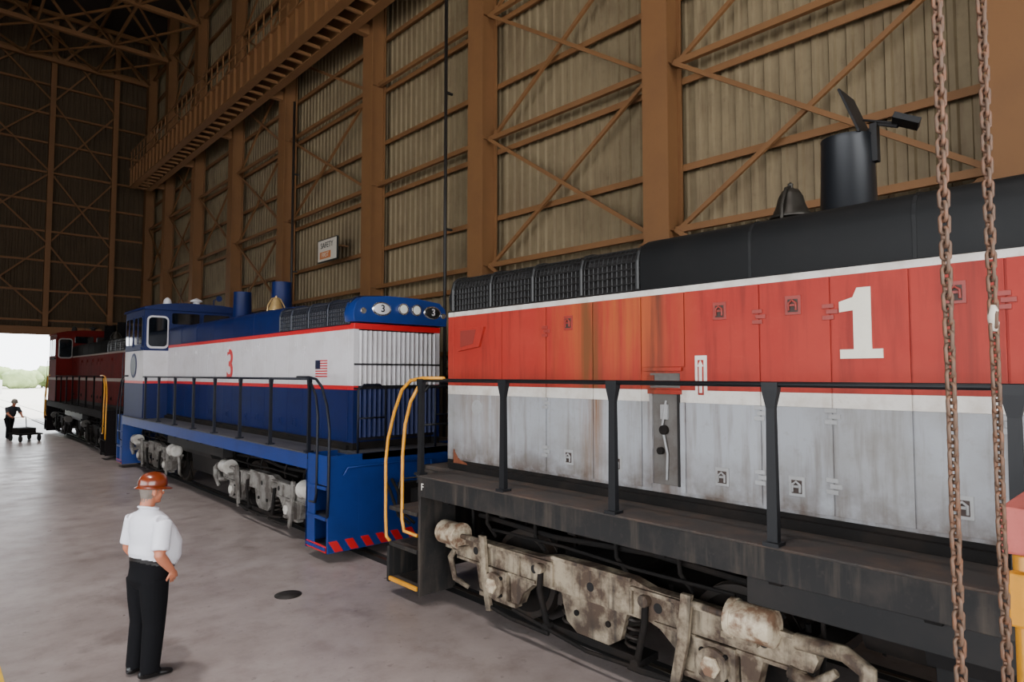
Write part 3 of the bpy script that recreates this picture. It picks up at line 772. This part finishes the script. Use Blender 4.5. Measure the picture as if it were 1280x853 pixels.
# ------------------------------------------------------------------ people
def loft(pts, lat=Vector((0, 1, 0)), n=20):
    vs = []; fs = []; lb = []
    P = [Vector(p[0]) for p in pts]
    for i, (p, rf, rl, lab) in enumerate(pts):
        p = Vector(p)
        t = (P[min(i+1, len(P)-1)]-P[max(i-1, 0)]).normalized()
        l = lat-t*lat.dot(t); l.normalize(); f = l.cross(t).normalized()
        for j in range(n):
            g = 2*math.pi*j/n
            vs.append(p+f*rf*math.cos(g)+l*rl*math.sin(g)); lb.append(lab)
    for i in range(len(pts)-1):
        for j in range(n):
            fs.append((i*n+j, i*n+(j+1) % n, (i+1)*n+(j+1) % n, (i+1)*n+j))
    fs.append(tuple(range(n))[::-1]); fs.append(tuple((len(pts)-1)*n+j for j in range(n)))
    return vs, fs, lb
def ellv(c, r, lab, n=16, m=10, R=None):
    vs = []; c = Vector(c)
    for i in range(m+1):
        ph = math.pi*i/m
        for j in range(n):
            g = 2*math.pi*j/n; s = max(math.sin(ph), .002)
            q = Vector((r[0]*s*math.cos(g), r[1]*s*math.sin(g), r[2]*math.cos(ph)))
            if R: q = R @ q
            vs.append(c+q)
    fs = [(i*n+j, i*n+(j+1) % n, (i+1)*n+(j+1) % n, (i+1)*n+j) for i in range(m) for j in range(n)]
    fs.append(tuple(range(n))[::-1]); fs.append(tuple(m*n+j for j in range(n)))
    return vs, fs, [lab]*len(vs)
def fuse(name, parts, voxel, mats, parent, smooth=3, M=None):
    V = []; F = []; Lb = []
    for vs, fs, lb in parts:
        o = len(V); V += [tuple(v) for v in vs]; F += [[i+o for i in f] for f in fs]; Lb += lb
    me = bpy.data.meshes.new(name); me.from_pydata(V, [], F)
    bm = bmesh.new(); bm.from_mesh(me); bmesh.ops.recalc_face_normals(bm, faces=bm.faces); bm.to_mesh(me); bm.free()
    t = bpy.data.objects.new(name+'_t', me); C.objects.link(t)
    r = t.modifiers.new('r', 'REMESH'); r.mode = 'VOXEL'; r.voxel_size = voxel
    s = t.modifiers.new('s', 'SMOOTH'); s.factor = .5; s.iterations = smooth
    dg = bpy.context.evaluated_depsgraph_get()
    out = bpy.data.meshes.new_from_object(t.evaluated_get(dg))
    bpy.data.objects.remove(t)
    kd = kdtree.KDTree(len(V))
    for i, v in enumerate(V): kd.insert(v, i)
    kd.balance()
    names = list(mats.keys())
    out.materials.clear()
    for k in names: out.materials.append(mats[k])
    for p in out.polygons:
        _, i, _ = kd.find(p.center)
        p.material_index = names.index(Lb[i]); p.use_smooth = True
    if M: out.transform(M)
    o = bpy.data.objects.new(name, out); C.objects.link(o)
    o.parent = parent; o.matrix_parent_inverse = parent.matrix_world.inverted()
    return o
def limb(pts, lab, n=16, sub=4):
    out = []
    for i in range(len(pts)-1):
        a, b = pts[i], pts[i+1]
        for k in range(sub):
            t = k/sub; tt = t
            out.append((Vector(a[0]).lerp(Vector(b[0]), t), a[1]+(b[1]-a[1])*tt, a[1]+(b[1]-a[1])*tt, a[2] if len(a) > 2 else lab))
    out.append((Vector(pts[-1][0]), pts[-1][1], pts[-1][1], pts[-1][2] if len(pts[-1]) > 2 else lab))
    return loft(out, Vector((.02, 1, .01)), n)

SKIN = mat('skin', (176, 108, 80), .5); HAIR = mat('grey_hair', (110, 100, 92), .8)
SHIRT = mat('white_shirt', (212, 212, 220), .75, bump=.5, bscale=14); PANT = mat('dark_trousers', (11, 11, 14), .9, spec=.15, bump=.5, bscale=9)
SHOE = mat('black_leather', (14, 13, 13), .35); BELT = mat('belt_black', (12, 11, 11), .4); HAT = mat('hard_hat_brown', (104, 40, 13), .3, coat=.4)
EYE = mat('eye_white', (230, 228, 222), .2); PUP = mat('pupil', (25, 18, 14), .2); LIP = mat('lips', (150, 82, 72), .5)

def hand(parts_name, wrist, fwd, palmn, parent, M, flip=1, curl=.5):
    w = Vector(wrist); f = Vector(fwd).normalized(); pn = Vector(palmn); pn = (pn-f*pn.dot(f)).normalized()
    sd = f.cross(pn).normalized()*flip
    parts = []
    Rm = Matrix((f, sd, pn)).transposed()
    parts.append(limb([(w-f*.03, .028), (w+f*.01, .027), (w+f*.03, .028)], 'skin', 12, 2))
    parts.append(ellv(w+f*.05, (.055, .042, .018), 'skin', R=Rm))
    for k, (o, ln) in enumerate(((.033, .070), (.011, .080), (-.012, .074), (-.033, .056))):
        p = w+f*(.082-.004*abs(k-1))+sd*o
        d = f.copy(); pts = [(p-f*.02, .0095), (p, .0095)]
        for q, sgm in enumerate((.42, .32, .26)):
            ang = curl*(.5+.5*q)
            d = (f*math.cos(ang)+pn*math.sin(ang)).normalized()
            p = p+d*ln*sgm; pts.append((p, .0090-.0012*q))
        parts.append(limb(pts, 'skin', 10, 3))
    p = w+f*.03+sd*.035
    parts.append(limb([(p-sd*.01, .013), (p+sd*.018+f*.018, .0115), (p+sd*.030+f*.045+pn*.008, .010), (p+sd*.028+f*.066+pn*.018, .008)], 'skin', 10, 3))
    fuse(parts_name, parts, .0035, {'skin': SKIN}, parent, 2, M)

def head(parent, M, hatm, hairm):
    parts = [ellv((0, 0, .02), (.098, .077, .098), 'skin', 24, 16), ellv((.022, 0, -.05), (.072, .058, .07), 'skin', 20, 12),
             ellv((.062, 0, -.095), (.028, .03, .022), 'skin'), ellv((.03, 0, -.085), (.05, .048, .03), 'skin'),
             limb([((.086, 0, .012), .010), ((.108, 0, -.022), .014), ((.098, 0, -.032), .013)], 'skin', 10, 3),
             ellv((.088, 0, .03), (.016, .055, .012), 'skin'),
             ellv((.086, 0, -.058), (.012, .024, .007), 'lip'), ellv((.086, 0, -.067), (.011, .02, .007), 'lip'),
             limb([((-.02, 0, -.04), .062), ((-.035, 0, -.16), .066)], 'skin', 16, 3)]
    for s in (-1, 1):
        parts.append(ellv((-.008, s*.08, -.01), (.02, .011, .034), 'skin'))
        parts.append(ellv((.052, s*.04, -.03), (.03, .026, .03), 'skin'))
    parts.append(ellv((-.022, 0, .018), (.09, .083, .09), 'hair', 24, 16))
    parts.append(ellv((-.05, 0, -.03), (.05, .066, .06), 'hair', 20, 12))
    o = fuse('head', parts, .0055, {'skin': SKIN, 'lip': LIP, 'hair': hairm}, parent, 2, M)
    mb = MB(lambda p: M @ Vector(p))
    for s in (-1, 1):
        mb.ell((.081, s*.032, .005), (.013, .015, .011), EYE, 14, 8); mb.ell((.0925, s*.032, .005), (.004, .0065, .0065), PUP, 12, 8)
        mb.ell((.093, s*.032, .03), (.006, .02, .004), hairm, 12, 6)
    mb.obj('eyes', parent)
    mb = MB(lambda p: M @ Vector(p))
    n = 36
    prof = [(1.0, 0), (1.0, .025), (.97, .055), (.88, .085), (.7, .108), (.42, .122), (.15, .127), (.01, .128)]
    vs = []
    for r, z in prof:
        for j in range(n):
            g = 2*math.pi*j/n
            ridge = .010*max(0, 1-abs(math.sin(g)*r)*6)*(1 if z > .05 else 0)
            vs.append((.132*r*math.cos(g), .112*r*math.sin(g), .045+z+ridge))
    fs = [(i*n+j, i*n+(j+1) % n, (i+1)*n+(j+1) % n, (i+1)*n+j) for i in range(len(prof)-1) for j in range(n)]
    fs.append(tuple((len(prof)-1)*n+j for j in range(n))); fs.append(tuple(range(n))[::-1])
    mb.add(vs, fs, hatm, True)
    vs = []
    for rr, zz in ((.98, .052), (1.0, .046), (1.2, .034), (1.2, .029), (.98, .040)):
        for j in range(n):
            g = 2*math.pi*j/n
            fx = 1+.16*max(0, math.cos(g))**2*(rr > 1.1)
            vs.append((.132*rr*math.cos(g)*fx, .112*rr*math.sin(g), zz-.012*max(0, math.cos(g))*(rr > 1.1)))
    fs = [(i*n+j, i*n+(j+1) % n, ((i+1) % 5)*n+(j+1) % n, ((i+1) % 5)*n+j) for i in range(5) for j in range(n)]
    mb.add(vs, fs, hatm, True)
    mb.obj('hard_hat', parent)

def shoe(parts, ank, yaw):
    c, s = math.cos(yaw), math.sin(yaw)
    def W(x, y, z): return Vector((ank[0]+x*c-y*s, ank[1]+x*s+y*c, z))
    lat = Vector((-s, c, 0))
    base = ank[2]-.09
    P = []
    for x, hgt, wd in ((-.085, .02, .02), (-.075, .04, .034), (-.03, .052, .038), (.04, .045, .042), (.1, .034, .048), (.15, .028, .046), (.185, .022, .034), (.2, .012, .015)):
        P.append((W(x, 0, base+hgt+.002), hgt, wd, 'shoe'))
    parts.append(loft(P, lat, 16))

def person(name, loc, yaw, J, torso, cols, hatm, headM, hands, hairm=HAIR, fat=1.0, collar=False):
    M = Matrix.Translation(loc) @ Matrix.Rotation(yaw, 4, 'Z')
    root = empty(name, loc)
    parts = [loft(torso, Vector((0, 1, 0)), 28)]
    for s in ('R', 'L'):
        h, k, a = J['hip'+s], J['knee'+s], J['ank'+s]
        h = Vector(h); k = Vector(k); a = Vector(a)
        parts.append(limb([(h, .118*fat, 'pants'), (h.lerp(k, .5), .108*fat, 'pants'), (k, .090*fat, 'pants'), (k.lerp(a, .5), .084*fat, 'pants'), (a+(k-a).normalized()*.03, .078*fat, 'pants'), (a-(k-a).normalized()*.03, .076*fat, 'pants')], 'pants', 20))
        shoe(parts, a, J['foot'+s])
        sh, el, wr = Vector(J['sho'+s]), Vector(J['elb'+s]), Vector(J['wri'+s])
        mid = sh.lerp(el, .85)
        inner = Vector((sh.x, sh.y*.7, sh.z-.01))
        parts.append(limb([(inner, .075, 'shirt'), (sh, .08, 'shirt'), (sh.lerp(el, .5), .078, 'shirt'), (mid, .080, 'shirt')], 'shirt', 18))
        parts.append(limb([(sh.lerp(el, .7), .05, 'skin'), (el, .048, 'skin'), (el.lerp(wr, .35), .048, 'skin'), (wr, .032, 'skin')], 'skin', 16))
    fuse('body', parts, .011, {'shirt': cols[0], 'pants': cols[1], 'belt': BELT, 'skin': cols[2], 'shoe': SHOE}, root, 3, M)
    if collar:
        mb = MB(lambda p: M @ Vector(p))
        ring = [(-.012+.078*math.cos(g), .084*math.sin(g), 1.572-.018*math.cos(g)) for g in [2*math.pi*j/24 for j in range(24)]]
        mb.tube(ring, .014, cols[0], 8, True, True)
        mb.obj('collar', root)
    head(root, M @ headM, hatm, hairm)
    for k, (w, f, pn, fl, cu) in enumerate(hands): hand('hand_%d' % (k+1), w, f, pn, root, M, fl, cu)
    return root

T0 = [((0, 0, .84), .10, .15, 'pants'), ((-.01, 0, .90), .135, .178, 'pants'), ((0, 0, .98), .145, .185, 'pants'), ((.01, 0, 1.015), .15, .187, 'pants'), ((.015, 0, 1.03), .153, .189, 'belt'), ((.018, 0, 1.055), .155, .19, 'belt'),
      ((.02, 0, 1.065), .165, .198, 'shirt'), ((.035, 0, 1.12), .18, .205, 'shirt'), ((.04, 0, 1.2), .178, .205, 'shirt'), ((.03, 0, 1.3), .162, .203, 'shirt'), ((.01, 0, 1.4), .142, .205, 'shirt'),
      ((-.005, 0, 1.47), .12, .19, 'shirt'), ((-.012, 0, 1.52), .095, .14, 'shirt'), ((-.012, 0, 1.555), .072, .082, 'shirt'), ((-.01, 0, 1.585), .066, .070, 'shirt')]
T1 = [(p, a*(1.04 if p[2] < 1.0 else 1.06+.26*max(0, 1-abs(p[2]-1.16)/.35)), b*1.14, l) for p, a, b, l in T0]
T1 = [((p[0]+(.04*max(0, 1-abs(p[2]-1.15)/.25)), p[1], p[2]), a, b, l) for p, a, b, l in T1]
J1 = dict(hipR=(0, -.10, .92), kneeR=(.01, -.10, .5), ankR=(-.02, -.10, .09), footR=-.35, hipL=(0, .10, .92), kneeL=(.02, .11, .5), ankL=(-.01, .13, .09), footL=.2,
          shoR=(-.01, -.225, 1.45), elbR=(-.08, -.285, 1.17), wriR=(.06, -.262, 1.0), shoL=(-.01, .225, 1.45), elbL=(-.03, .27, 1.17), wriL=(.10, .25, 1.0))
HM = Matrix.Translation((.02, 0, 1.725)) @ Matrix.Rotation(-.15, 4, 'Z') @ Matrix.Rotation(.08, 4, 'Y')
person('standing_man', (1.67, 6.93, 0), math.radians(20), J1, T1, (SHIRT, PANT, SKIN), HAT, HM,
       [((.065, -.260, .995), (.45, .30, -.8), (0, 1, .2), -1, .3), ((.105, .248, .995), (.45, -.30, -.8), (0, -1, .2), 1, .3)], fat=1.08, collar=True)
T2 = []
for p, a, b, l in T0:
    z = p[2]; k = max(0, z-.95)
    T2.append(((p[0]+k*.55, 0, .93+(z-.95)*.86 if z > .95 else z), a*.85, b*.92, l))
def bend(p):
    k = max(0, p[2]-.95); return (p[0]+k*.55, p[1], .93+(p[2]-.95)*.86 if p[2] > .95 else p[2])
J2 = dict(hipR=(0, -.09, .9), kneeR=(.22, -.1, .52), ankR=(.18, -.11, .09), footR=0, hipL=(0, .09, .9), kneeL=(-.1, .1, .5), ankL=(-.38, .12, .11), footL=0,
          shoR=bend((0, -.2, 1.45)), elbR=(.5, -.24, 1.12), wriR=(.72, -.2, 1.0), shoL=bend((0, .2, 1.45)), elbL=(.5, .24, 1.12), wriL=(.72, .2, 1.0))
hb = bend((.03, 0, 1.72))
person('worker_with_cart', (3.0, 36.0, 0), math.radians(-75), J2, T2, (mat('dark_work_shirt', (40, 42, 48), .8), PANT, SKIN), mat('hat_grey', (120, 112, 100), .4),
       Matrix.Translation(hb) @ Matrix.Rotation(.25, 4, 'Y'),
       [((.73, -.2, 1.0), (1, 0, -.15), (0, 0, -1), 1, 1.0), ((.73, .2, 1.0), (1, 0, -.15), (0, 0, -1), -1, 1.0)])
mb = MB(); cm = Matrix.Translation((3.0, 36.0, 0)) @ Matrix.Rotation(math.radians(-75), 4, 'Z')
mb.xf = lambda p: cm @ Vector(p)
mb.box(.95, 2.3, -.4, .4, .28, .34, UNDER); mb.box(1.1, 1.9, -.3, .3, .34, .55, UNDER)
for x, yy in ((1.15, -.34), (1.15, .34), (2.1, -.34), (2.1, .34)):
    mb.cyl((x, yy-.03, .14), (x, yy+.03, .14), .14, GRV, 18); mb.box(x-.03, x+.03, yy-.02, yy+.02, .14, .3, UNDER)
mb.tube([(.98, -.3, .3), (.88, -.3, .85), (.84, -.3, .965), (.84, .3, .965), (.88, .3, .85), (.98, .3, .3)], .02, UNDER, 8)
mb.obj('flat_cart')

# ------------------------------------------------------------------ outside
mb = MB(); mb.box(-150, 150, YE, 420, -.4, -.02, mat('outside_ground', (200, 196, 186), .9, dirt=(180, 182, 160), damt=.5, dscale=.08)); mb.obj('ground')
mb = MB()
GRN = mat('foliage', (138, 156, 104), .9, dirt=(104, 124, 78), damt=.8, dscale=.6)
for k in range(70):
    x = -60+k*2.4+random.uniform(-1, 1); yy = 165+random.uniform(-5, 5); r = random.uniform(1.6, 2.5)
    mb.cyl((x, yy, 0), (x, yy, r), .2, UNDER, 6)
    for q in range(3):
        cx, cy, cz = x+random.uniform(-1, 1), yy+random.uniform(-1, 1), r*.9+random.uniform(-.8, .8)
        i0 = len(mb.v); mb.ell((cx, cy, cz), (r, r, r*.8), GRN, 14, 9)
        for i in range(i0, len(mb.v)):
            v = Vector(mb.v[i]); c = Vector((cx, cy, cz)); d = v-c
            v = c+d*(1+.45*noise.noise(v*.9)); mb.v[i] = tuple(v)
mb.obj('tree_line')
mb = MB()
WB = mat('metal_building_white', (216, 216, 212), .6)
mb.prism([(0, 0), (9, 0), (9, 2.0), (4.5, 2.6), (0, 2.0)], 'y', 120, 128, WB)
mb.box(1.2, 3.4, 119.95, 120, 0, 1.7, DGR); mb.box(5.5, 7, 119.95, 120, 1.0, 1.6, GLASS)
mb.obj('storage_shed')

# ------------------------------------------------------------------ lights
w = bpy.data.worlds.new('sky'); bpy.context.scene.world = w; w.use_nodes = True
bg = w.node_tree.nodes['Background']; bg.inputs[0].default_value = (.92, .96, 1, 1); bg.inputs[1].default_value = 7
def area(name, loc, tgt, sx, sy, power, col):
    l = bpy.data.lights.new(name, 'AREA'); l.shape = 'RECTANGLE'; l.size = sx; l.size_y = sy; l.energy = power; l.color = col
    o = bpy.data.objects.new(name, l); C.objects.link(o); o.location = loc
    o.rotation_euler = (Vector(tgt)-Vector(loc)).to_track_quat('-Z', 'Y').to_euler()
area('daylight_back_door', (-2, YB+.5, 5.5), (3, 12, 1.5), 18, 9, 1900, (1, .97, .93))
area('daylight_side_door', (XL+.5, 2, 4.6), (6, 8, 1.5), 20, 8, 1050, (.97, .97, 1))
HB = mat('added_lamp_housing', (70, 70, 70), .5, .5)
for k, (x, y) in enumerate(((-1.5, 2), (-1.5, 10), (-1.5, 18), (-1.5, 27), (-1.5, 36))):  # added lamps, out of view, aimed down to brighten the aisle floor
    root = empty('added_fill_lamp', (x, y, 22))
    mb = MB(); mb.lathe((x, y, 22), [(.45, 0), (.42, .12), (.25, .3), (.15, .5), (.03, .55)], HB, 20); mb.cyl((x, y, 22.5), (x, y, ROOF-.005), .03, HB, 6); mb.obj('fill_housing', root)
    l = bpy.data.lights.new('fill_spot', 'SPOT'); l.energy = 9500; l.spot_size = math.radians(56); l.spot_blend = .8; l.shadow_soft_size = .6; l.color = (1, .94, .91)
    o = bpy.data.objects.new('fill_spot', l); C.objects.link(o); o.location = (x, y, 21.9); o.parent = root; o.matrix_parent_inverse = root.matrix_world.inverted()
s = bpy.data.lights.new('sun', 'SUN'); s.energy = 9; s.angle = .01; s.color = (1, .96, .9)
o = bpy.data.objects.new('sun', s); C.objects.link(o); o.location = (40, 60, 60)
o.rotation_euler = Vector((-.5, .12, -.85)).to_track_quat('-Z', 'Y').to_euler()

# ------------------------------------------------------------------ camera
cd = bpy.data.cameras.new('camera'); cam = bpy.data.objects.new('camera', cd); C.objects.link(cam)
cd.sensor_width = 36; cd.lens = 22.5; cd.clip_end = 1000; cd.clip_start = .05
cam.location = (0, 0, 2.85)
th = math.radians(42.77)
cam.rotation_euler = (math.radians(90+2.97), 0, -th)
bpy.context.scene.camera = cam
